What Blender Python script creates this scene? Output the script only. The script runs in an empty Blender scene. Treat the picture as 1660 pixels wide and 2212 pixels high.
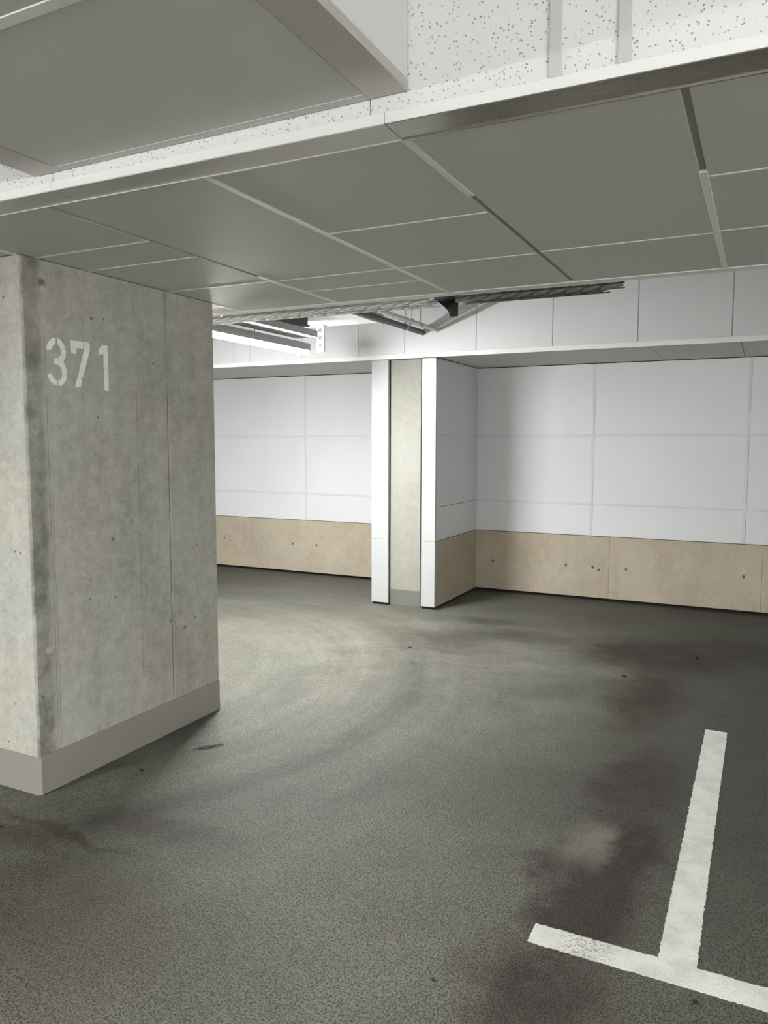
import bpy, bmesh, math, random
from mathutils import Vector, Matrix

random.seed(7)
scn = bpy.context.scene
COL = scn.collection

# ------------------------------------------------------------------ camera
CAM = Vector((0.0, 0.0, 1.5))
FPX = 1663.193
FW = Vector((-0.4401838, 0.89338236, -0.09003435))
RT = Vector((0.89692708, 0.44217199, 0.00239785))
UP = Vector((-0.04195287, 0.07969875, 0.99593577))
cam = bpy.data.cameras.new('camera')
cam.sensor_fit = 'HORIZONTAL'
cam.sensor_width = 36.0
cam.lens = 36.0 * FPX / 1660.0
cam.clip_start = 0.02
co = bpy.data.objects.new('camera', cam)
COL.objects.link(co)
m = Matrix.Identity(4)
for i, v in enumerate((RT, UP, -FW)):
    for j in range(3):
        m[j][i] = v[j]
m.translation = CAM
co.matrix_world = m
scn.camera = co

# ------------------------------------------------------------------ world, exposure
w = bpy.data.worlds.new('garage_air')
w.use_nodes = True
w.node_tree.nodes['Background'].inputs[0].default_value = (0.5, 0.5, 0.48, 1)
w.node_tree.nodes['Background'].inputs[1].default_value = 0.05
scn.world = w
vs = scn.view_settings
vs.view_transform = 'Standard'
vs.look = 'None'
vs.gamma = 1.0
vs.use_curve_mapping = False
vs.exposure = 0.0
LAMP_E = 350.0          # emission of the lit lamp diffusers

# ------------------------------------------------------------------ main planes (metres)
ZC = 2.243             # underside of both beams
ZS = 2.95              # slab
YB, YE = 1.686, 3.66   # front face and rear tile edge of the near beam
YF, YW = 6.31, 7.405   # face of the far beam / pier, back wall cladding
XL, XR, YN = -9.0, 3.4, -4.0
XP, PY0, PY1 = -2.698, 2.18, 3.39   # pillar
XFL, XFR = -3.238, -2.603           # pier


def unproj(u, v, ax, val):
    d = FW * FPX + RT * (u - 830) - UP * (v - 1106)
    return CAM + d * ((val - CAM[ax]) / d[ax])


# ------------------------------------------------------------------ material helpers
class NT:
    def __init__(s, name):
        s.m = bpy.data.materials.new(name)
        s.m.use_nodes = True
        s.t = s.m.node_tree
        s.b = s.t.nodes['Principled BSDF']
        s.pos = s.t.nodes.new('ShaderNodeNewGeometry').outputs['Position']

    def n(s, kind, **kw):
        nd = s.t.nodes.new(kind)
        for k, v in kw.items():
            setattr(nd, k, v)
        return nd

    def put(s, sock, v):
        if isinstance(v, bpy.types.NodeSocket):
            s.t.links.new(v, sock)
        else:
            sock.default_value = v

    def math(s, op, a, b=0.0, c=0.0, clamp=False):
        nd = s.n('ShaderNodeMath', operation=op, use_clamp=clamp)
        for i, v in enumerate((a, b, c)):
            s.put(nd.inputs[i], v)
        return nd.outputs[0]

    def vmath(s, op, a, b=(0, 0, 0)):
        nd = s.n('ShaderNodeVectorMath', operation=op)
        s.put(nd.inputs[0], a)
        s.put(nd.inputs[1], b)
        return nd.outputs['Value'] if op in ('LENGTH', 'DISTANCE', 'DOT_PRODUCT') else nd.outputs['Vector']

    def noise(s, scale, detail=3, rough=0.55, vec=None, dist=0.0, col=False):
        nd = s.n('ShaderNodeTexNoise')
        s.put(nd.inputs['Vector'], vec if vec is not None else s.pos)
        nd.inputs['Scale'].default_value = scale
        nd.inputs['Detail'].default_value = detail
        nd.inputs['Roughness'].default_value = rough
        nd.inputs['Distortion'].default_value = dist
        return nd.outputs['Color' if col else 'Fac']

    def voro(s, scale, vec=None, rnd=1.0):
        nd = s.n('ShaderNodeTexVoronoi')
        s.put(nd.inputs['Vector'], vec if vec is not None else s.pos)
        nd.inputs['Scale'].default_value = scale
        nd.inputs['Randomness'].default_value = rnd
        return nd.outputs['Distance']

    def rng(s, v, a, b, c=0.0, d=1.0, smooth=True):
        nd = s.n('ShaderNodeMapRange', interpolation_type='SMOOTHSTEP' if smooth else 'LINEAR')
        nd.clamp = True if not smooth else nd.clamp
        s.put(nd.inputs['Value'], v)
        for k, x in zip(('From Min', 'From Max', 'To Min', 'To Max'), (a, b, c, d)):
            nd.inputs[k].default_value = x
        return nd.outputs['Result']

    def mix(s, f, a, b, mode='MIX'):
        nd = s.n('ShaderNodeMix', data_type='RGBA', blend_type=mode)
        s.put(nd.inputs[0], f)
        s.put(nd.inputs[6], a)
        s.put(nd.inputs[7], b)
        return nd.outputs[2]

    def scalevec(s, sc):
        return s.vmath('MULTIPLY', s.pos, sc)

    def bump(s, h, strength=0.3, dist=0.002):
        nd = s.n('ShaderNodeBump')
        nd.inputs['Strength'].default_value = strength
        nd.inputs['Distance'].default_value = dist
        s.put(nd.inputs['Height'], h)
        s.t.links.new(nd.outputs['Normal'], s.b.inputs['Normal'])

    def done(s, col, rough=0.6, metal=0.0, spec=0.5, speclink=None):
        s.put(s.b.inputs['Base Color'], col)
        s.put(s.b.inputs['Roughness'], rough)
        s.b.inputs['Metallic'].default_value = metal
        s.put(s.b.inputs['Specular IOR Level'], spec if speclink is None else speclink)
        return s.m


def c4(r, g=None, b=None):
    return (r, g if g is not None else r, b if b is not None else r, 1.0)


def painted(name, col, rough=0.5, var=0.05, scale=3.0, fine=0.02, spec=0.4):
    t = NT(name)
    n1 = t.noise(scale, 4)
    n2 = t.noise(220, 2)
    f = t.math('ADD', t.rng(n1, .3, .7, 1 - var, 1 + var, False), t.rng(n2, .3, .7, -fine, fine, False))
    cc = t.vmath('SCALE', c4(*col)[:3])
    cc.node.inputs['Scale'].default_value = 1
    t.put(cc.node.inputs['Scale'], f)
    t.bump(n2, 0.12, 0.001)
    return t.done(cc, rough, 0, spec)


def metalmat(name, col, rough=0.35, metal=0.85):
    t = NT(name)
    n1 = t.noise(1.0, 3, vec=t.scalevec((2, 60, 60)))
    cc = t.vmath('SCALE', col)
    t.put(cc.node.inputs['Scale'], t.rng(n1, .3, .7, .97, 1.03, False))
    return t.done(cc, t.rng(n1, .3, .7, rough - .02, rough + .03, False), metal)


def blob(t, p2, c, r, soft=0.6):
    d = t.vmath('SUBTRACT', p2, (c[0], c[1], 0))
    d = t.vmath('DIVIDE', d, (r[0], r[1], 1))
    return t.rng(t.vmath('LENGTH', d), soft, 1.0 + (1 - soft), 1.0, 0.0)


def floor_mat():
    t = NT('coated_garage_floor')
    flat = t.vmath('MULTIPLY', t.pos, (1, 1, 0))
    grain = t.noise(140, 2, .6)
    grain2 = t.voro(215)
    fine = t.math('ADD', t.math('MULTIPLY', grain, .75), t.math('MULTIPLY', grain2, .35))
    big = t.noise(.7, 4, .6)
    mid = t.noise(3.2, 5, .6, dist=.6)
    warp = t.vmath('SUBTRACT', t.noise(2.6, 4, .65, col=True), (.5, .5, .5))
    wv = t.vmath('MULTIPLY', warp, (.55, .55, 0))
    p2 = t.vmath('ADD', flat, wv)
    # tyre tracks: arcs about a turning centre
    rel = t.vmath('SUBTRACT', flat, (-4.2, 3.6, 0))
    sx = t.n('ShaderNodeSeparateXYZ')
    t.put(sx.inputs[0], rel)
    rad = t.vmath('LENGTH', rel)
    ang = t.math('ARCTAN2', sx.outputs[1], sx.outputs[0])
    cb = t.n('ShaderNodeCombineXYZ')
    t.put(cb.inputs[0], t.math('MULTIPLY', rad, 6.0))
    t.put(cb.inputs[1], t.math('MULTIPLY', ang, 1.6))
    tr = t.noise(1.0, 5, .65, vec=cb.outputs[0], dist=.25)
    trm = t.math('MULTIPLY', t.rng(rad, .8, 1.6), t.rng(rad, 2.6, 3.3, 1, 0))
    trk = t.math('MULTIPLY', t.rng(tr, .36, .64, -.17, .17, False), trm)
    ring = t.math('MULTIPLY', t.rng(t.math('ABSOLUTE', t.math('SUBTRACT', rad, 2.40)), 0, .16, 1, 0), t.rng(mid, .3, .62))
    # second set of wiping swirls out in the bay
    rel2 = t.vmath('SUBTRACT', p2, (-1.2, 2.4, 0))
    rad2 = t.vmath('LENGTH', rel2)
    s2 = t.n('ShaderNodeSeparateXYZ')
    t.put(s2.inputs[0], rel2)
    cb2 = t.n('ShaderNodeCombineXYZ')
    t.put(cb2.inputs[0], t.math('MULTIPLY', rad2, 3.2))
    t.put(cb2.inputs[1], t.math('MULTIPLY', t.math('ARCTAN2', s2.outputs[1], s2.outputs[0]), 2.2))
    sw = t.noise(1.0, 5, .65, vec=cb2.outputs[0], dist=.5)
    swm = t.math('MULTIPLY', blob(t, p2, (-1.7, 5.2), (1.3, 1.3), .5), t.rng(sw, .35, .65, -.25, .25, False))
    f = t.math('ADD', t.rng(big, .3, .7, .86, 1.12, False), t.rng(mid, .3, .7, -.09, .09, False))
    f = t.math('ADD', f, trk)
    f = t.math('ADD', f, swm)
    f = t.math('SUBTRACT', f, t.math('MULTIPLY', ring, .34))
    f = t.math('MULTIPLY', f, t.rng(fine, .40, .64, .22, 1.78, False))
    base = t.mix(t.noise(1.3, 3), c4(.098, .101, .080), c4(.108, .103, .085))
    pale_area = blob(t, p2, (-3.2, 4.8), (2.0, 2.7), .25)  # floor colour is made lighter in a few broad soft areas
    f = t.math('MULTIPLY', f, t.math('ADD', .44, t.math('MAXIMUM', t.math('MULTIPLY', pale_area, .52), t.math('MAXIMUM', t.math('MULTIPLY', blob(t, p2, (-1.15, 2.1), (.85, 1.1), .2), .38), t.math('MULTIPLY', blob(t, p2, (-1.5, 4.6), (.85, 1.5), .2), .52)))))
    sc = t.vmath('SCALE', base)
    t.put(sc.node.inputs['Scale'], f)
    # oil and dirt in the middle of the bay
    p3 = t.vmath('ADD', flat, t.vmath('MULTIPLY', t.vmath('SUBTRACT', t.noise(5, 4, .65, col=True), (.5, .5, .5)), (.26, .34, 0)))
    st = None
    for c, r, k in (((-.62, 5.65), (.50, .42), .85), ((-.56, 4.75), (.20, .65), .7), ((-.45, 3.45), (.17, .45), .6),
                    ((-.46, 2.50), (.15, .36), .95), ((-.37, 2.85), (.10, .26), .85), ((-.50, 1.95), (.20, .22), .7), ((-.60, 2.62), (.07, .16), .6),
                    ((-.1, 6.0), (.5, .35), .5), ((-2.38, 2.00), (.34, .035), .55), ((-2.5, 1.9), (.30, .04), .42),
                    ((-2.05, 2.2), (.30, .10), .35), ((-2.1, 5.35), (.28, .3), .35), ((-1.55, 5.75), (.45, .18), .35),
                    ((-1.95, 6.1), (.25, .10), .4), ((-1.9, 1.6), (.6, .3), .25)):
        bl = t.math('MULTIPLY', blob(t, p3, c, r, .35), k)
        st = bl if st is None else t.math('MAXIMUM', st, bl)
    st = t.math('MULTIPLY', st, t.rng(t.noise(5, 5, .65), .25, .6, .75, 1.5, False), clamp=True)
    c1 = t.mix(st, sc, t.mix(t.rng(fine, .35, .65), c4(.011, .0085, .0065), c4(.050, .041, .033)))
    lt = t.math('MULTIPLY', blob(t, p3, (-.53, 2.82), (.075, .17), .3), .42)
    c1 = t.mix(lt, c1, c4(.26, .235, .20))
    # scraped patch beside the pillar
    dv = t.vmath('SUBTRACT', flat, (-2.397, 2.92, 0))
    ca, sa = math.cos(math.atan2(.125, .095)), math.sin(math.atan2(.125, .095))
    uu = t.vmath('DOT_PRODUCT', dv, (ca, sa, 0))
    vv = t.vmath('DOT_PRODUCT', dv, (-sa, ca, 0))
    rr = t.math('SQRT', t.math('ADD', t.math('POWER', t.math('DIVIDE', uu, .085), 2), t.math('POWER', t.math('DIVIDE', vv, .026), 2)))
    pt = t.math('MULTIPLY', t.rng(rr, .75, 1.1, 1, 0), t.rng(t.noise(75, 3, .6), .30, .44))
    c1 = t.mix(t.math('MULTIPLY', pt, .55), c1, c4(.004, .004, .004))
    t.bump(fine, .9, .005)
    return t.done(c1, t.rng(grain, .3, .7, .50, .68, False), 0, .32, t.math('MULTIPLY', t.math('SUBTRACT', 1.0, t.math('MULTIPLY', t.math('MAXIMUM', st, pt), .5)), .32))


def concrete_mat(name, col, streak=.08, pits=True, dark_edge=None, mott=.07):
    t = NT(name)
    n1 = t.noise(1.6, 5, .6)
    n2 = t.noise(1.0, 5, .65, vec=t.scalevec((9, 9, .7)))
    n3 = t.noise(17, 6, .75)
    n4 = t.noise(70, 3, .6)
    f = t.rng(n1, .3, .7, .87, 1.12, False)
    f = t.math('ADD', f, t.rng(n2, .3, .7, -streak, streak, False))
    f = t.math('ADD', f, t.rng(n3, .34, .66, -mott, mott, False))
    f = t.math('ADD', f, t.rng(n4, .3, .7, -.08, .08, False))
    base = t.mix(t.rng(t.noise(2.2, 3), .35, .65), c4(*col), c4(col[0] * 1.03, col[1] * .99, col[2] * .95))
    sc = t.vmath('SCALE', base)
    t.put(sc.node.inputs['Scale'], f)
    out = sc
    if pits:
        v = t.voro(9, rnd=1.0)
        pit = t.math('MULTIPLY', t.rng(v, .045, .075, 1, 0), t.rng(t.noise(3.0, 2), .44, .54))
        out = t.mix(t.math('MULTIPLY', pit, .75), out, c4(.06, .058, .05))
        v2 = t.voro(26)
        pit2 = t.math('MULTIPLY', t.rng(v2, .07, .12, 1, 0), t.rng(t.noise(2.0, 3), .55, .65))
        out = t.mix(t.math('MULTIPLY', pit2, .5), out, c4(.09, .088, .08))
    if dark_edge:
        out = dark_edge(t, out)
    t.bump(t.math('ADD', n3, t.math('MULTIPLY', n4, .5)), .25, .003)
    return t.done(out, .75, 0, .3)


def pillar_marks(t, col):
    """formwork stains of the pillar side: oily strip along the near edge, pale release band, scars"""
    s = t.n('ShaderNodeSeparateXYZ')
    t.put(s.inputs[0], t.pos)
    x, y, z = s.outputs
    nz = t.noise(4, 5, .65)
    side = t.rng(x, XP - .012, XP - .004)
    strip = t.math('MULTIPLY', t.rng(t.math('ADD', y, t.math('MULTIPLY', nz, .07)), 2.280, 2.325, 1, 0), side)
    col = t.mix(t.math('MULTIPLY', strip, t.rng(t.noise(7, 5, .7), .32, .66, .1, .8, False)), col, c4(.10, .095, .075))
    for yy, wd, z0, z1, k in ((2.287, .003, .15, 2.0, .6), (2.300, .004, .15, 1.3, .35), (2.80, .004, .3, 1.82, .45), (3.013, .007, .15, 1.77, .85), (3.013, .007, 1.87, 2.3, .85)):
        ln = t.rng(t.math('ABSOLUTE', t.math('SUBTRACT', t.math('ADD', y, t.math('MULTIPLY', t.noise(1.5, 2), .012)), yy + .006)), 0, wd, 1, 0)
        ln = t.math('MULTIPLY', t.math('MULTIPLY', ln, side), t.math('MULTIPLY', t.rng(z, z0, z0 + .1), t.rng(z, z1 - .05, z1, 1, 0)))
        col = t.mix(t.math('MULTIPLY', ln, k), col, c4(.09, .085, .075))
    # smeared repair right of the number
    band = t.math('MULTIPLY', t.rng(t.math('ABSOLUTE', t.math('SUBTRACT', z, 1.845)), .03, .07, 1, 0),
                  t.math('MULTIPLY', t.rng(y, 2.60, 2.70), t.rng(y, 3.02, 3.12, 1, 0)))
    band = t.math('MULTIPLY', band, side)
    col = t.mix(t.math('MULTIPLY', band, t.rng(t.noise(6, 4, .6, vec=t.scalevec((1, 1, 5))), .35, .65, 0, .45, False)), col, c4(.36, .36, .33))
    # rusty dirt near the foot
    foot = t.math('MULTIPLY', t.rng(z, .2, .75, 1, 0), t.rng(t.noise(2.5, 5, .7), .42, .68))
    col = t.mix(t.math('MULTIPLY', foot, .5), col, c4(.23, .185, .145))
    for (cy, cz, r, k) in ((2.282, 2.150, .022, .7), (2.538, 2.043, .008, .8), (2.61, 2.049, .008, .8), (2.63, 1.049, .010, .7),
                           (2.482, .792, .008, .6), (2.633, .775, .008, .7), (3.0, .585, .011, .6), (3.11, .53, .012, .5), (2.60, 1.83, .006, .8)):
        d = t.vmath('DISTANCE', t.vmath('ADD', t.pos, t.vmath('MULTIPLY', t.vmath('SUBTRACT', t.noise(40, 3, col=True), (.5, .5, .5)), (.02, .02, .02))), (XP, cy, cz))
        col = t.mix(t.math('MULTIPLY', t.rng(d, r * .4, r * 1.2, 1, 0), k), col, c4(.06, .055, .048))
    for (cy, cz, r, k) in ((2.284, 2.125, .018, .7), (2.394, 2.03, .008, .9), (2.25, .615, .018, .7), (3.09, .56, .016, .5)):
        d = t.vmath('DISTANCE', t.pos, (XP, cy, cz))
        col = t.mix(t.math('MULTIPLY', t.rng(d, r * .4, r * 1.2, 1, 0), k), col, c4(.5, .48, .44))
    return col


def speckle_mat():
    t = NT('perforated_acoustic_board')
    wv = t.vmath('MULTIPLY', t.vmath('SUBTRACT', t.noise(160, 2, col=True), (.5, .5, .5)), (.004, .004, .004))
    vec = t.vmath('ADD', t.pos, wv)
    v = t.voro(105, vec=vec)
    sel = t.rng(t.noise(55, 1), .34, .44)
    d = t.math('MULTIPLY', t.rng(v, .14, .27, 1, 0), sel)
    n = t.noise(2, 3)
    base = t.mix(n, c4(.76, .76, .77), c4(.81, .81, .80))
    col = t.mix(t.math('MULTIPLY', d, .85), base, c4(.22, .22, .21))
    t.bump(t.math('SUBTRACT', t.math('MULTIPLY', t.noise(200, 2), .3), d), .4, .002)
    return t.done(col, .85, 0, .2)


def paint_line_mat():
    t = NT('white_line_paint')
    grain = t.noise(95, 2, .6)
    n = t.noise(9, 4, .65)
    col = t.mix(t.rng(n, .35, .7), c4(.60, .61, .57), c4(.48, .49, .45))
    col = t.mix(t.rng(grain, .58, .72, 0, .35), col, c4(.33, .33, .30))
    p2 = t.vmath('MULTIPLY', t.pos, (1, 1, 0))
    b = t.math('MULTIPLY', blob(t, p2, (-.42, 2.225), (.07, .10), .2), t.rng(t.noise(120, 3, .6), .50, .60))
    col = t.mix(t.math('MULTIPLY', b, .75), col, c4(.16, .12, .09))
    t.bump(t.math('ADD', grain, t.math('MULTIPLY', t.voro(150), .4)), .5, .004)
    return t.done(col, .55, 0, .4)


def emit_mat(name, col, e):
    mt = bpy.data.materials.new(name)
    mt.use_nodes = True
    b = mt.node_tree.nodes['Principled BSDF']
    b.inputs['Base Color'].default_value = c4(.9)
    b.inputs['Emission Color'].default_value = (*col, 1)
    b.inputs['Emission Strength'].default_value = e
    return mt


M = {}
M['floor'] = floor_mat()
M['line'] = paint_line_mat()
M['concrete'] = concrete_mat('cast_concrete_pillar', (.385, .388, .355), dark_edge=pillar_marks, mott=.15)
M['concrete_pale'] = concrete_mat('pale_concrete', (.29, .29, .265), .03, pits=False)
M['slab'] = concrete_mat('slab_concrete', (.66, .66, .63))
M['far_wall'] = painted('white_painted_wall', (.80, .80, .78), .6)
M['beige'] = concrete_mat('beige_cement_board', (.42, .375, .30), .03, pits=False)
M['skirt'] = painted('grey_skirting_paint', (.255, .245, .222), .45, .04)
M['skirt_grey'] = painted('dusty_grey_base_paint', (.155, .155, .135), .5, .05)
M['tile'] = painted('grey_ceiling_board', (.63, .627, .595), .6, .03, 1.2, .015)
M['tbar'] = painted('pale_ceiling_batten', (.86, .86, .82), .4, .02)
M['panel'] = painted('white_wall_board', (.685, .70, .715), .45, .03, 1.0, .012)
M['strip'] = painted('wall_joint_strip', (.615, .625, .64), .4, .02)
M['seam'] = painted('shadowed_seam_strip', (.34, .335, .31), .7, .02)
M['clad'] = painted('white_cladding_edge', (.43, .44, .44), .3, .02)
M['white'] = painted('white_enamel_sheet', (.84, .85, .84), .3, .02)
M['speckle'] = speckle_mat()
M['batten'] = painted('grey_white_batten', (.58, .58, .58), .4, .02)
M['trim'] = metalmat('coated_steel_trim', (.58, .57, .54), .38, .55)
M['trim_bare'] = metalmat('bare_steel_trim', (.40, .39, .36), .25, .95)
M['trim_corner'] = metalmat('corner_steel_trim', (.46, .44, .41), .36, .6)
M['galv'] = metalmat('galvanised_steel', (.46, .48, .48), .45, .45)
M['wire'] = metalmat('lit_zinc_wire', (.66, .68, .67), .4, .15)  # wire colour lightened to read as lit by the lamp
M['wire_shaded'] = metalmat('shaded_zinc_wire', (.16, .155, .14), .5, .2)  # same tray wire with the shade past the bracket put into its colour
M['black'] = painted('black_steel', (.012, .012, .012), .5)
M['gap'] = painted('dark_gap', (.015, .015, .014), .9)
M['digit'] = painted('white_stencil_paint', (.82, .83, .78), .6, .08, 25, .05)
M['darkpipe'] = painted('dark_grey_pipe', (.09, .095, .09), .5)
M['crumb'] = painted('dark_crumb', (.015, .015, .013), .8)
M['hole'] = painted('tie_hole_dark', (.10, .085, .065), .9)
TINT = (1.0, 1.0, .985)
M['lit'] = emit_mat('lit_lamp_diffuser', TINT, LAMP_E * 1.38)
M['lit_aisle'] = emit_mat('aisle_lamp_diffuser', TINT, LAMP_E * .78)
M['lit_mid'] = emit_mat('middle_lamp_diffuser', TINT, LAMP_E * 1.25)
M['lit_fill'] = emit_mat('fill_lamp_diffuser', TINT, LAMP_E * .27)  # weak glow of the added fill lamp
M['lit_new'] = emit_mat('fresh_lamp_diffuser', TINT, LAMP_E * 1.25)


# ------------------------------------------------------------------ geometry helpers
def wloc(parent):
    v = Vector((0, 0, 0))
    while parent is not None:
        v += parent.location
        parent = parent.parent
    return v


def link(name, me, mat, parent=None, smooth=False):
    if mat is not None:
        me.materials.clear()
        me.materials.append(mat)
    o = bpy.data.objects.new(name, me)
    COL.objects.link(o)
    if parent is not None:
        o.parent = parent
        o.location = -wloc(parent)
    if smooth:
        for p in me.polygons:
            p.use_smooth = True
    return o


def box(name, x0, x1, y0, y1, z0, z1, mat, parent=None, bev=0.0):
    bm = bmesh.new()
    bmesh.ops.create_cube(bm, size=1)
    for v in bm.verts:
        v.co = Vector(((x0 + x1) / 2 + v.co.x * (x1 - x0), (y0 + y1) / 2 + v.co.y * (y1 - y0), (z0 + z1) / 2 + v.co.z * (z1 - z0)))
    if bev:
        bmesh.ops.bevel(bm, geom=bm.edges[:], offset=bev, segments=1, affect='EDGES')
    me = bpy.data.meshes.new(name)
    bm.to_mesh(me)
    bm.free()
    return link(name, me, mat, parent)


def prism(name, pts, ax, a0, a1, mat, parent=None):
    """pts: 2-D outline in the two other axes (cyclic order x,y,z without ax), extruded along ax from a0 to a1"""
    bm = bmesh.new()
    oth = [i for i in range(3) if i != ax]

    def mk(p, a):
        c = [0, 0, 0]
        c[oth[0]], c[oth[1]], c[ax] = p[0], p[1], a
        return bm.verts.new(c)
    A = [mk(p, a0) for p in pts]
    B = [mk(p, a1) for p in pts]
    bm.faces.new(A)
    bm.faces.new(B[::-1])
    n = len(pts)
    for i in range(n):
        bm.faces.new((A[i], B[i], B[(i + 1) % n], A[(i + 1) % n]))
    bmesh.ops.recalc_face_normals(bm, faces=bm.faces[:])
    me = bpy.data.meshes.new(name)
    bm.to_mesh(me)
    bm.free()
    return link(name, me, mat, parent)


def cyl_bm(bm, a, b, r, seg=10):
    a, b = Vector(a), Vector(b)
    d = b - a
    q = d.to_track_quat('Z', 'Y')
    mt = Matrix.Translation((a + b) / 2) @ q.to_matrix().to_4x4()
    bmesh.ops.create_cone(bm, cap_ends=True, segments=seg, radius1=r, radius2=r, depth=d.length, matrix=mt)


def rod(name, a, b, r, mat, parent=None, seg=10):
    bm = bmesh.new()
    cyl_bm(bm, a, b, r, seg)
    me = bpy.data.meshes.new(name)
    bm.to_mesh(me)
    bm.free()
    return link(name, me, mat, parent, True)


def thing(name, label, cat, loc, group=None):
    o = bpy.data.objects.new(name, None)
    COL.objects.link(o)
    o.location = loc
    o['label'] = label
    o['category'] = cat
    if group:
        o['group'] = group
    return o


def struct(o):
    o['kind'] = 'structure'
    return o


# ------------------------------------------------------------------ room shell
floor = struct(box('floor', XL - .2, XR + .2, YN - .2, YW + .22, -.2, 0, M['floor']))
ceiling = struct(box('ceiling', XL - .2, XR + .2, YN - .2, YW + .22, ZS, ZS + .2, M['slab']))
wall_back = struct(box('wall_back', XL, XR, YW + .025, YW + .22, 0, ZS, M['gap']))
struct(box('wall_left', XL - .2, XL, YN, YW + .025, 0, ZS, M['far_wall']))
struct(box('wall_right', XR, XR + .2, YN, YW + .025, 0, ZS, M['far_wall']))
struct(box('wall_front', XL, XR, YN - .2, YN, 0, ZS, M['far_wall']))

# back wall cladding: three rows of boards with joint strips, cement boards below
ZR = [.618, .922, 1.569, 2.238]
bays = [[XL + .01, -7.275, -5.955, -4.635, -3.315], [-3.312, -2.775, -1.455, -.135, 1.185, 2.505, XR - .01]]
for seams in bays:
    for a, b in zip(seams[:-1], seams[1:]):
        for z0, z1 in zip(ZR[:-1], ZR[1:]):
            box('wall_panel', a + .002, b - .002, YW, YW + .024, z0 + .002, z1 - .002, M['panel'], wall_back, .002)
    for s in seams[1:-1]:
        if not -3.3 < s < -2.6:
            box('joint_strip', s - .013, s + .013, YW - .003, YW, ZR[0] + .004, ZR[-1] - .004, M['strip'], wall_back, .001)
for z in ZR[1:3]:
    for a, b in ((XL + .01, XFL - .003), (XFR + .003, XR - .01)):
        box('joint_strip', a, b, YW - .0025, YW, z - .011, z + .011, M['strip'], wall_back, .001)
ks = [XL + .01, -7.3, -5.95, -3.25, -2.6, -1.274, .026, 1.326, 2.626, XR - .01]
for a, b in zip(ks[:-1], ks[1:]):
    box('kick_board', a + .0008, b - .0008, YW - .005, YW + .024, .028, ZR[0] - .003, M['beige'], wall_back, .0012)
for x, z in ((-2.419, .313), (-1.68, .319), (-1.425, .32), (-1.368, .298), (-1.117, .321), (-.119, .331), (-5.787, .351), (-4.811, .343), (-4.496, .341), (1.2, .32), (1.5, .33)):
    r = .011
    prism('tie_hole', [(x + r * math.cos(k * math.pi / 5), z + r * 1.3 * math.sin(k * math.pi / 5)) for k in range(10)], 1, YW - .0062, YW - .004, M['hole'], wall_back)

# painted T on the floor
def strip_mesh(name, x0, x1, y0, y1, along, step=.009, jit=.0014):
    n = max(2, int(((y1 - y0) if along == 'y' else (x1 - x0)) / step))
    bm = bmesh.new()
    lo, hi = [], []
    for i in range(n + 1):
        k = i / n
        j1, j2 = random.gauss(0, jit), random.gauss(0, jit)
        if along == 'y':
            y = y0 + (y1 - y0) * k
            lo.append((x0 + j1, y)); hi.append((x1 + j2, y))
        else:
            x = x0 + (x1 - x0) * k
            lo.append((x, y0 + j1)); hi.append((x, y1 + j2))
    pts = lo + hi[::-1]
    A = [bm.verts.new((p[0], p[1], .0018)) for p in pts]
    B = [bm.verts.new((p[0], p[1], -.0005)) for p in pts]
    N = len(pts)
    for i in range(n):
        bm.faces.new((A[i], A[i + 1], A[N - 2 - i], A[N - 1 - i]))
    for i in range(N):
        bm.faces.new((A[i], B[i], B[(i + 1) % N], A[(i + 1) % N]))
    bmesh.ops.recalc_face_normals(bm, faces=bm.faces[:])
    me = bpy.data.meshes.new(name)
    bm.to_mesh(me)
    bm.free()
    return link(name, me, M['line'], floor)


o = strip_mesh('parking_line', -.217, -.112, 2.2635, 4.273, 'y')
o['label'] = 'long white painted parking bay line'
o = strip_mesh('parking_line', -.581, .45, 2.165, 2.263, 'x')
o['label'] = 'short white painted crossbar of the bay line'

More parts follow.
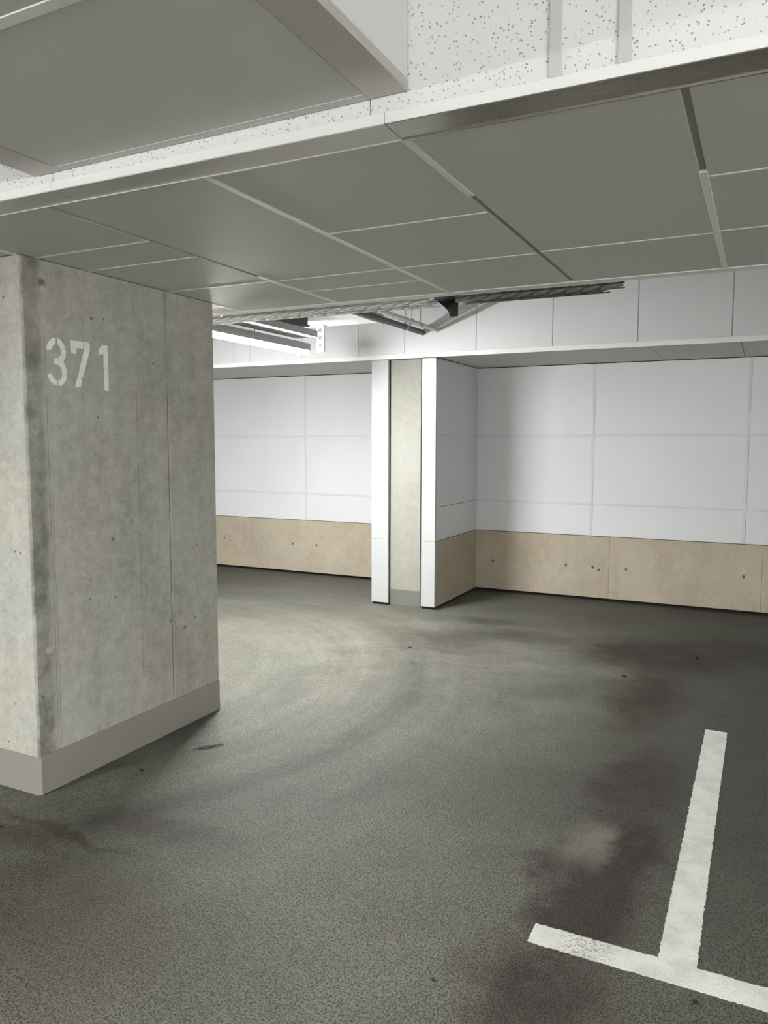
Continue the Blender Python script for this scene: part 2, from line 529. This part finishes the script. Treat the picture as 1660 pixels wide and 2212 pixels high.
# ------------------------------------------------------------------ concrete pillar 371
pil = thing('concrete_pillar', 'rough cast concrete pillar with white stencilled number 371 and grey skirting', 'pillar', (XP - .45, 2.785, 0))
PX0 = XP - .90
outline = [(PX0, PY0), (XP - .010, PY0), (XP, PY0 + .010), (XP, 3.014), (XP - .006, 3.017), (XP - .006, 3.022), (XP - .001, 3.026),
           (XP - .001, PY1 - .010), (XP - .010, PY1), (PX0, PY1)]
prism('shaft', outline, 2, .0, ZC, M['concrete'], pil)
sk = [(PX0 - .004, PY0 - .004), (XP - .008, PY0 - .004), (XP + .004, PY0 + .008), (XP + .004, PY1 - .008), (XP - .008, PY1 + .004), (PX0 - .004, PY1 + .004)]
so = prism('skirting', sk, 2, .004, .168, M['skirt'], pil)
so['label'] = 'smooth grey painted skirting band'
DIG = {'3': [[(165, 500), (185, 545), (245, 545), (265, 505), (290, 460), (330, 440), (330, 340), (300, 325), (260, 340), (215, 390), (180, 450)],
             [(358, 335), (400, 350), (450, 410), (495, 480), (515, 580), (510, 670), (470, 760), (510, 850), (535, 950), (530, 1050), (500, 1130), (450, 1180), (380, 1195),
              (378, 1105), (420, 1080), (445, 1030), (448, 960), (435, 880), (405, 830), (310, 795), (310, 700), (385, 690), (420, 650), (430, 590), (420, 520), (390, 465), (358, 440)],
             [(185, 975), (255, 965), (280, 1020), (310, 1070), (357, 1095), (355, 1190), (300, 1165), (240, 1110), (205, 1050)]],
       '7': [[(600, 375), (825, 400), (825, 525), (710, 515), (705, 630), (610, 595)],
             [(840, 400), (930, 420), (945, 470), (940, 560), (870, 850), (825, 1035), (790, 1050), (805, 1100), (780, 1220), (680, 1215), (735, 1010), (800, 720), (850, 530)]],
       '1': [[(1180, 465), (1260, 470), (1270, 700), (1280, 1000), (1285, 1285), (1215, 1265), (1200, 1100), (1190, 620), (1150, 625), (1110, 650), (1105, 540), (1140, 490)]]}
for d, polys in DIG.items():
    bm = bmesh.new()
    for pl in polys:
        P = [unproj(80 + u / 8.3, 690 + v / 8.3, 0, XP) for u, v in pl]
        A = [bm.verts.new((XP + .0014, p.y, p.z)) for p in P]
        B = [bm.verts.new((XP - .001, p.y, p.z)) for p in P]
        bm.faces.new(A)
        for i in range(len(P)):
            bm.faces.new((A[i], B[i], B[(i + 1) % len(P)], A[(i + 1) % len(P)]))
    bmesh.ops.recalc_face_normals(bm, faces=bm.faces[:])
    bmesh.ops.triangulate(bm, faces=[f for f in bm.faces if len(f.verts) > 4])
    me = bpy.data.meshes.new('painted_digit')
    bm.to_mesh(me)
    bm.free()
    o = link('painted_digit', me, M['digit'], pil)
    o['label'] = 'white stencilled digit ' + d

# ------------------------------------------------------------------ near dropped beam
b1 = thing('ceiling_beam', 'wide dropped ceiling beam with grey tiled underside resting on the numbered pillar', 'ceiling beam', (-2, 2.67, ZC))
box('core', XL, XR, YB + .012, 3.70, ZC + .022, ZS, M['gap'], b1)
yx = [XL, -8.4, -7.77, -7.14, -6.51, -5.88, -5.25, -4.62, -3.99, -3.36, -2.725, -2.087, -1.449, -.831, -.184, .45, 1.08, 1.71, 2.34, 2.97, XR]
YT0 = YB + .098
cross = {-2.725: (2.26, 2.53, 3.05), -2.087: (3.067, 3.34), -1.449: (2.464, 3.067), -.831: (3.049,), -.184: (2.409, 3.03), .45: (3.05,)}
bw = .011
for i in range(len(yx) - 1):
    a, b = yx[i], yx[i + 1]
    ys = [YT0] + list(cross.get(a, (2.45, 3.06) if i % 2 else (3.06,))) + [YE]
    for y0, y1 in zip(ys[:-1], ys[1:]):
        box('ceiling_tile', a + bw - .002, b - bw + .002, y0 + (bw - .004 if y0 != YT0 else 0), y1 - (bw - .004 if y1 != YE else 0), ZC + .003, ZC + .02, M['tile'], b1, .0015)
    for y in ys[1:-1]:
        box('cross_batten', a + bw, b - bw, y - .006, y + .006, ZC + .001, ZC + .02, M['tbar'], b1, .001)
    if i:
        for y0, y1, dark in {-2.087: ((YT0, 2.95, 1), (2.951, YE, 0)), -.831: ((YT0, 2.28, 0), (2.281, YE, 1)), -.184: ((YT0, 2.36, 1), (2.361, YE, 0))}.get(a, ((YT0, YE, 0),)):
            if dark:
                box('seam_strip', a - bw, a + bw, y0, y1, ZC + .009, ZC + .02, M['seam'], b1)
            else:
                box('long_batten', a - bw, a + bw, y0, y1, ZC - .0, ZC + .02, M['tbar'], b1, .001)
# steel edge trim along the front: flange up the face, strip under, small lip
tx = [XL, -6.4, -4.1, -1.93, -.83, 1.6, XR]
for a, b in zip(tx[:-1], tx[1:]):
    L = [(YB - .003, ZC - .002), (YB - .003, ZC + .024), (YB + .012, ZC + .024), (YB + .012, ZC + .018), (YB + .10, ZC + .018), (YB + .10, ZC - .005), (YB + .094, ZC - .005), (YB + .094, ZC - .002)]
    o = prism('edge_trim', L, 0, a + .001, b - .001, M['trim_bare' if -1 < a < 0 else 'trim'], b1)
    o['label'] = 'folded steel edge trim'
    box('face_flange', a + .001, b - .001, YB - .005, YB - .003, ZC - .0005, ZC + .024, M['white'], b1)
# rear edge flange
for a, b in ((XL, -4.2), (-4.2, -1.5), (-1.5, 1.2), (1.2, XR)):
    box('rear_trim', a + .001, b - .001, YE + .002, YE + .075, ZC - .001, ZC + .02, M['tbar'], b1, .001)
# speckled boards and battens on the face
sx = [XL, -6.9, -5.6, -4.3, -3.0, -1.93, -.87, -.4295, -.288, .35, .98, 1.61, 2.24, 2.87, XR]
for a, b in zip(sx[:-1], sx[1:]):
    box('face_board', a + .0012, b - .0012, YB, YB + .012, ZC + .024, ZS, M['speckle'], b1, .001)
for s in sx[7:-1]:
    box('face_batten', s - .0135, s + .0135, YB - .006, YB, ZC + .024, ZS, M['batten'], b1, .001)

# ------------------------------------------------------------------ boxed duct in front of the beam
PV = Vector((-.77, YB - .003, 2.305))
du = thing('ceiling_duct', 'boxed grey duct casing with metal corner trims meeting the speckled beam face', 'duct', PV)
DX0, DX1, DY0 = -2.0, -.77, -3.0
DYF = YB - .003
jy = 1.07
box('bottom_panel', DX0 + .1155, DX1 - .0995, jy + .015, DYF - .03, 2.3065, 2.32, M['tile'], du, .001)
box('bottom_panel', DX0 + .1155, DX1 - .0995, DY0, jy - .015, 2.3065, 2.32, M['tile'], du, .001)
o = box('joint_strip', DX0 + .1155, DX1 - .0995, jy - .0145, jy + .0145, 2.304, 2.32, M['tbar'], du, .001)
box('far_trim', DX0 + .1155, DX1 - .0995, DYF - .0295, DYF, 2.305, 2.32, M['tile'], du, .001)
for (a, b) in ((DX0, DX0 + .115), (DX1 - .099, DX1)):
    o = box('corner_trim', a, b, DY0, DYF, 2.305, 2.33, M['trim_corner'], du, .0015)
    o['label'] = 'folded metal corner trim'
box('side_panel', DX1 - .016, DX1 - .001, DY0, DYF, 2.331, ZS - .002, M['batten'], du, .001)
box('side_panel', DX0 + .001, DX0 + .016, DY0, DYF, 2.331, ZS - .02, M['batten'], du, .001)
box('end_panel', DX0, DX1, DY0 - .015, DY0 - .001, 2.305, ZS - .02, M['batten'], du, .001)
du.rotation_euler.y = -.0105

# ------------------------------------------------------------------ far dropped beam
b2 = thing('ceiling_beam', 'dropped ceiling beam with white boarded face and bright lower lip above the wall pier', 'ceiling beam', (-2, 6.86, ZC))
box('core', XL, XR, YF + .014, YW + .024, ZC + .018, ZS, M['gap'], b2)
fx = [XL, -7.9, -7.2, -6.6, -5.95, -5.4, -4.785, -4.588, -3.98, -3.373, -2.906, -2.237, -1.583, -.918, -.25, .41, 1.07, 1.73, 2.39, XR]
for k, (a, b) in enumerate(zip(fx[:-1], fx[1:])):
    box('face_board', a + .0045, b - .0045, YF, YF + .012, ZC + .042, ZS, M['panel'], b2, .001)
    if a > XL:
        box('face_joint', a - .0043, a + .0043, YF + .005, YF + .013, ZC + .042, ZS, M['strip'], b2)
lx = [XL, -6.2, -4.0, -1.0, 1.4, XR]
for a, b in zip(lx[:-1], lx[1:]):
    box('lower_lip', a + .0006, b - .0006, YF - .006, YF + .013, ZC, ZC + .041, M['white'], b2, .0015)
ux = [XL, -6.1, -4.8, -3.5, -2.15, -.84, -.185, 1.1, 2.4, XR]
for a, b in zip(ux[:-1], ux[1:]):
    box('soffit_board', a + .002, b - .002, YF + .0135, YW + .02, ZC, ZC + .016, M['tile'], b2, .001)

# ------------------------------------------------------------------ wall pier
pier = thing('wall_pier', 'narrow wall pier of pale concrete between two white cladding slabs', 'pier', (-2.92, 6.85, 0))
GZ = .022
TOP = ZC - .004
cx0, cx1 = -3.069, -2.765
box('concrete_core', cx0 + .0008, cx1, 6.355, YW - .01, 0, TOP, M['concrete_pale'], pier, .002)
box('core_skirting', cx0 + .0008, cx1 + .002, 6.351, 6.9, 0, .150, M['skirt_grey'], pier, .002)
for (a, b) in ((XFL, cx0), (-2.738, XFR)):
    o = box('edge_cladding', a, b, YF, YF + .03, .615, TOP, M['clad'], pier, .002)
    box('edge_cladding', a, b, YF, YF + .03, GZ, .6135, M['clad'], pier, .002)
    box('plinth', a + .01, b - .006, YF + .012, YW - .01, 0, GZ, M['gap'], pier)
    box('slab_core', a + .005, b - .005, YF + .03, YW - .01, GZ, TOP, M['gap'], pier)
for xs, x0, x1 in ((1, XFR - .0048, XFR), (-1, XFL, XFL + .0048)):
    for k, (z0, z1) in enumerate(zip(ZR[:-1], ZR[1:])):
        spl = [YF + .0305, 6.86, YW - .005] if k == 0 else [YF + .0305, YW - .005]
        for a, b in zip(spl[:-1], spl[1:]):
            box('side_panel', x0, x1, a + .0015, b - .0015, z0 + .002, min(z1, TOP) - .002, M['panel'], pier, .0008)
    box('side_kick_board', x0, x1, YF + .032, YW - .006, GZ, ZR[0] - .003, M['beige'], pier, .0008)
    box('side_joint', x0 - (.001 if xs < 0 else 0), x1 + (.001 if xs > 0 else 0), YF + .0305, YW - .006, 1.569 - .008, 1.569 + .008, M['strip'], pier)


# ------------------------------------------------------------------ lamps
def lamp(x, y0, y1, z, label, lit='lit'):
    r = thing('fluorescent_lamp', label, 'lamp', (x, (y0 + y1) / 2, z))
    hw = .042
    pr = [(x - hw, z + .05), (x - hw, z + .022), (x - hw * .8, z + .008), (x - hw * .45, z), (x + hw * .45, z), (x + hw * .8, z + .008), (x + hw, z + .022), (x + hw, z + .05)]
    o = prism('diffuser', pr, 1, y0 + .012, y1 + .002, M[lit], r)
    o['label'] = 'glowing white diffuser'
    box('housing', x - .049, x + .049, y0, y1, z + .0505, z + .085, M['galv'], r, .004)
    for a in (-1, 1):
        box('hood_lip', x + a * .051 - .0015, x + a * .051 + .0015, y0, y1, z + .028, z + .084, M['galv'], r)
    box('end_cap', x - .046, x + .046, y0, y0 + .0115, z + .002, z + .05, M['white'], r, .003)
    box('cable_gland', x - .012, x + .012, y1, y1 + .05, z + .055, z + .078, M['white'], r, .003)
    for y in (y0 + .2, y0 + .6):
        rod('suspension_rod', (x, y, z + .084), (x, y, ZS), .004, M['galv'], r, 8)
    return r


lamp(-3.30, 4.0, 5.27, 2.19, 'lit fluorescent tube lamp hanging under the cable tray behind the numbered pillar')
lamp(-3.30, -1.25, .25, 2.19, 'lit fluorescent tube lamp over the driving aisle before the numbered pillar', 'lit_aisle')
lamp(-5.20, 4.2, 5.6, 2.19, 'added dim fill lamp hidden behind the numbered pillar to brighten the far beam', 'lit_fill')  # unseen lamp added to brighten the far beam face
lamp(2.30, -1.5, 0.0, 2.19, 'lit fluorescent tube lamp beside the right hand wall of the aisle', 'lit_new')
lamp(-.60, -3.2, -1.7, 2.19, 'lit fluorescent tube lamp over the middle of the driving aisle', 'lit_mid')



# ------------------------------------------------------------------ cable trays, brackets, pipes above
def tray_x(name, x0, x1, y0, y1, z, label, slant=0.0, wire='wire', thick=1.0):
    r = thing(name, label, 'cable tray', ((x0 + x1) / 2, (y0 + y1) / 2, z))
    p = .084
    for yy, za, zb, cut in ((y0 + .055, z - .012, z + .004, 0), (y1 - .035, z - .004, z + .017, slant)):
        bm = bmesh.new()
        n = int((x1 - cut - x0) / p)
        pitch = (x1 - cut - x0 - .02 - p * .2) / n
        for i in range(n):
            xa = x0 + .01 + i * pitch
            cyl_bm(bm, (xa, yy - .006, za), (xa + p * 1.2, yy + .006, zb), .0085 * thick, 8)
            cyl_bm(bm, (xa + p * .1, yy + .016, zb), (xa + p * .9, yy + .022, za), .004, 6)
        me = bpy.data.meshes.new('wire_lattice')
        bm.to_mesh(me)
        bm.free()
        link('wire_lattice', me, M[wire], r, True)
        rod('edge_wire', (x0, yy + .012, za - .002), (x1 - cut, yy + .012, za - .002), .0035, M[wire], r, 8)
        rod('edge_wire', (x0, yy, zb + .004), (x1 - cut, yy, zb + .004), .004, M[wire], r, 8)
    bm = bmesh.new()
    n = int((x1 - slant - x0) / .1)
    for i in range(n):
        cyl_bm(bm, (x0 + .05 + i * .1, y0, z + .012), (x0 + .05 + i * .1, y1 + .004, z + .026), .003, 6)
    me = bpy.data.meshes.new('cross_wires')
    bm.to_mesh(me)
    bm.free()
    link('cross_wires', me, M[wire], r, True)
    x = x0 + .4
    while x < x1 - .2:
        rod('hanger_rod', (x, y1 - .02, z + .03), (x, y1 - .02, ZS), .004, M['galv'], r, 8)
        x += 1.15
    return r


tray_x('cable_tray', -8.2, -1.612, 3.745, 3.965, 2.241, 'galvanised open cable tray running along the rear of the tiled beam, over the lamp')
tray_x('cable_tray', -1.468, -.62, 3.745, 3.965, 2.241, 'short end piece of open cable tray, coloured dark for shade beyond the black bracket', .09, 'wire_shaded', 1.35)

bk = thing('tray_bracket', 'black curved steel bracket between two lengths of cable tray', 'bracket', (-1.54, 3.85, 2.16))
K = 3.972 / 3.85
G = [(-1.608, 2.256), (-1.472, 2.256), (-1.474, 2.160), (-1.512, 2.160), (-1.520, 2.185), (-1.545, 2.212), (-1.575, 2.236)]
prism('gusset', [(x * K, 1.5 + (z - 1.5) * K) for x, z in G], 1, 3.970, 3.988, M['black'], bk)
box('top_plate', -1.608, -1.472, 3.745, 3.9695, 2.262, 2.272, M['black'], bk, .001)
box('stem', -1.55, -1.525, 3.972, 3.986, 2.27, ZS, M['black'], bk)

# perforated tray above the lamp, running away from the viewer's aisle
lt = thing('cable_tray', 'perforated galvanised tray hung directly above the lit lamp', 'cable tray', (-3.165, 4.7, 2.30))
for xa, xb in ((-3.27, -3.262), (-3.098, -3.09)):
    box('side_rail', xa, xb, 4.0, 5.12, 2.296, 2.345, M['galv'], lt, .001)
bm = bmesh.new()
for i in range(5):
    xa = -3.262 + i * .0328
    for (y0, y1) in [(4.0, 5.12)]:
        mt = Matrix.Translation((xa + .0194 - .0, (y0 + y1) / 2, 2.299)) @ Matrix.Diagonal((.016, y1 - y0, .003, 1))
        bmesh.ops.create_cube(bm, size=1, matrix=mt)
for k in range(15):
    y = 4.02 + k * .077
    bmesh.ops.create_cube(bm, size=1, matrix=Matrix.Translation((-3.18, y, 2.3025)) @ Matrix.Diagonal((.164, .035, .003, 1)))
me = bpy.data.meshes.new('perforated_base')
bm.to_mesh(me)
bm.free()
link('perforated_base', me, M['galv'], lt)
for y in (4.08, 4.48):
    rod('hanger_rod', (-3.103, y, 2.33), (-3.103, y, ZS), .004, M['galv'], lt, 8)

hb = thing('slotted_hanger', 'pale slotted steel hanger strut at the end of the lit lamp', 'bracket', (-3.30, 5.52, 2.24))
for xa, xb in ((-3.335, -3.322), (-3.278, -3.265)):
    box('flange', xa, xb, 5.505, 5.53, 2.235, 2.451, M['white'], hb, .001)
for z0, z1 in ((2.235, 2.275), (2.305, 2.335), (2.365, 2.395), (2.425, 2.451)):
    box('web', -3.322, -3.278, 5.508, 5.513, z0, z1, M['white'], hb)
box('foot_plate', -3.34, -3.26, 5.49, 5.55, 2.445, 2.4515, M['galv'], hb)

ad = thing('air_duct', 'white rectangular air duct between the beams above the lamp', 'duct', (-3.15, 5.3, 2.45))
box('casing', -3.62, -2.80, 5.02, 5.60, 2.452, 2.70, M['white'], ad, .004)
box('collar', -2.798, -2.775, 5.00, 5.62, 2.440, 2.715, M['white'], ad, .003)
for x in (-3.4, -3.0):
    rod('hanger_rod', (x, 5.3, 2.699), (x, 5.3, ZS), .005, M['galv'], ad, 8)

dk = thing('control_gear_box', 'dark grey box beside the tray over the lamp', 'box', (-3.2, 5.0, 2.4))
box('body', -3.265, -3.10, 4.55, 5.0, 2.372, 2.436, M['darkpipe'], dk, .004)
box('lid', -3.275, -3.09, 4.54, 5.01, 2.361, 2.3715, M['darkpipe'], dk, .003)
for y in (4.62, 4.94):
    rod('hanger_rod', (-3.17, y, 2.43), (-3.17, y, ZS), .004, M['galv'], dk, 8)

for x, z, r, mt, lb in ((-2.60, 2.47, .014, 'white', 'thin white pipe running from near the duct end into the far beam'),
                        (-2.68, 2.50, .020, 'galv', 'galvanised pipe between the white pipe and the duct'),
                        (-2.735, 2.46, .024, 'darkpipe', 'dark grey pipe right against the duct end collar')):
    t = thing('ceiling_pipe', lb, 'pipe', (x, 5.2, z))
    rod('tube', (x, 4.2, z), (x, YF - .001, z), r, M[mt], t, 14)
    for y in (4.5, 5.95):
        rod('clamp', (x, y - .012, z), (x, y + .012, z), r + .005, M['galv'], t, 14)
        rod('hanger_rod', (x, y, z + r), (x, y, ZS), .004, M['galv'], t, 8)

# ------------------------------------------------------------------ crumbs on the floor
CR = [(-2.50, 2.563, .011, 'small black crumb on the floor beside the pillar skirting'),
      (-.368, 5.701, .020, 'flat black scrap on the dark oil stain before the back wall'),
      (-.748, 5.032, .014, 'small black scrap at the edge of the dark oil stain'),
      (-.772, 1.883, .006, 'tiny black crumb on bare floor away from the white lines'),
      (-.105, 2.115, .010, 'small black crumb just below the white crossbar'),
      (-2.614, 1.926, .010, 'black crumb on the dark tyre streak by the pillar foot'),
      (-.542, 3.108, .006, 'tiny black crumb near the pale patch in the oil stain'),
      (-2.568, 6.330, .010, 'black crumb at the front corner of the wall pier'),
      (-2.275, 5.05, .014, 'brown scrap on the tyre streak before the wall pier')]
for x, y, r, lb in CR:
    bm = bmesh.new()
    bmesh.ops.create_icosphere(bm, subdivisions=1, radius=r)
    for v in bm.verts:
        v.co = Vector((v.co.x * random.uniform(.6, 1.5), v.co.y * random.uniform(.6, 1.1), (v.co.z + r) * random.uniform(.3, .5)))
    me = bpy.data.meshes.new('floor_crumb')
    bm.to_mesh(me)
    bm.free()
    o = link('floor_crumb', me, M['crumb'])
    o.location = (x, y, -.0003)
    o['label'] = lb
    o['category'] = 'crumb'

# scuffed spot beside the pillar: loose black granules pressed into the coating
bm = bmesh.new()
ang = math.atan2(.125, .095)
for k in range(110):
    a, b = random.gauss(0, .040), random.gauss(0, .011)
    cx = -2.397 + a * math.cos(ang) - b * math.sin(ang)
    cy = 2.92 + a * math.sin(ang) + b * math.cos(ang)
    q = random.uniform(.0022, .0048)
    vs_ = [bm.verts.new((cx + q * random.uniform(.7, 1.4) * math.cos(j * math.pi / 2.5), cy + q * random.uniform(.7, 1.2) * math.sin(j * math.pi / 2.5), .0006)) for j in range(5)]
    top = bm.verts.new((cx, cy, .0022))
    for j in range(5):
        bm.faces.new((vs_[j], vs_[(j + 1) % 5], top))
bmesh.ops.recalc_face_normals(bm, faces=bm.faces[:])
me = bpy.data.meshes.new('scuff_granules')
bm.to_mesh(me)
bm.free()
o = link('scuff_granules', me, M['crumb'], floor)
o['kind'] = 'stuff'
o['label'] = 'elongated patch of black granules on the floor beside the pillar'
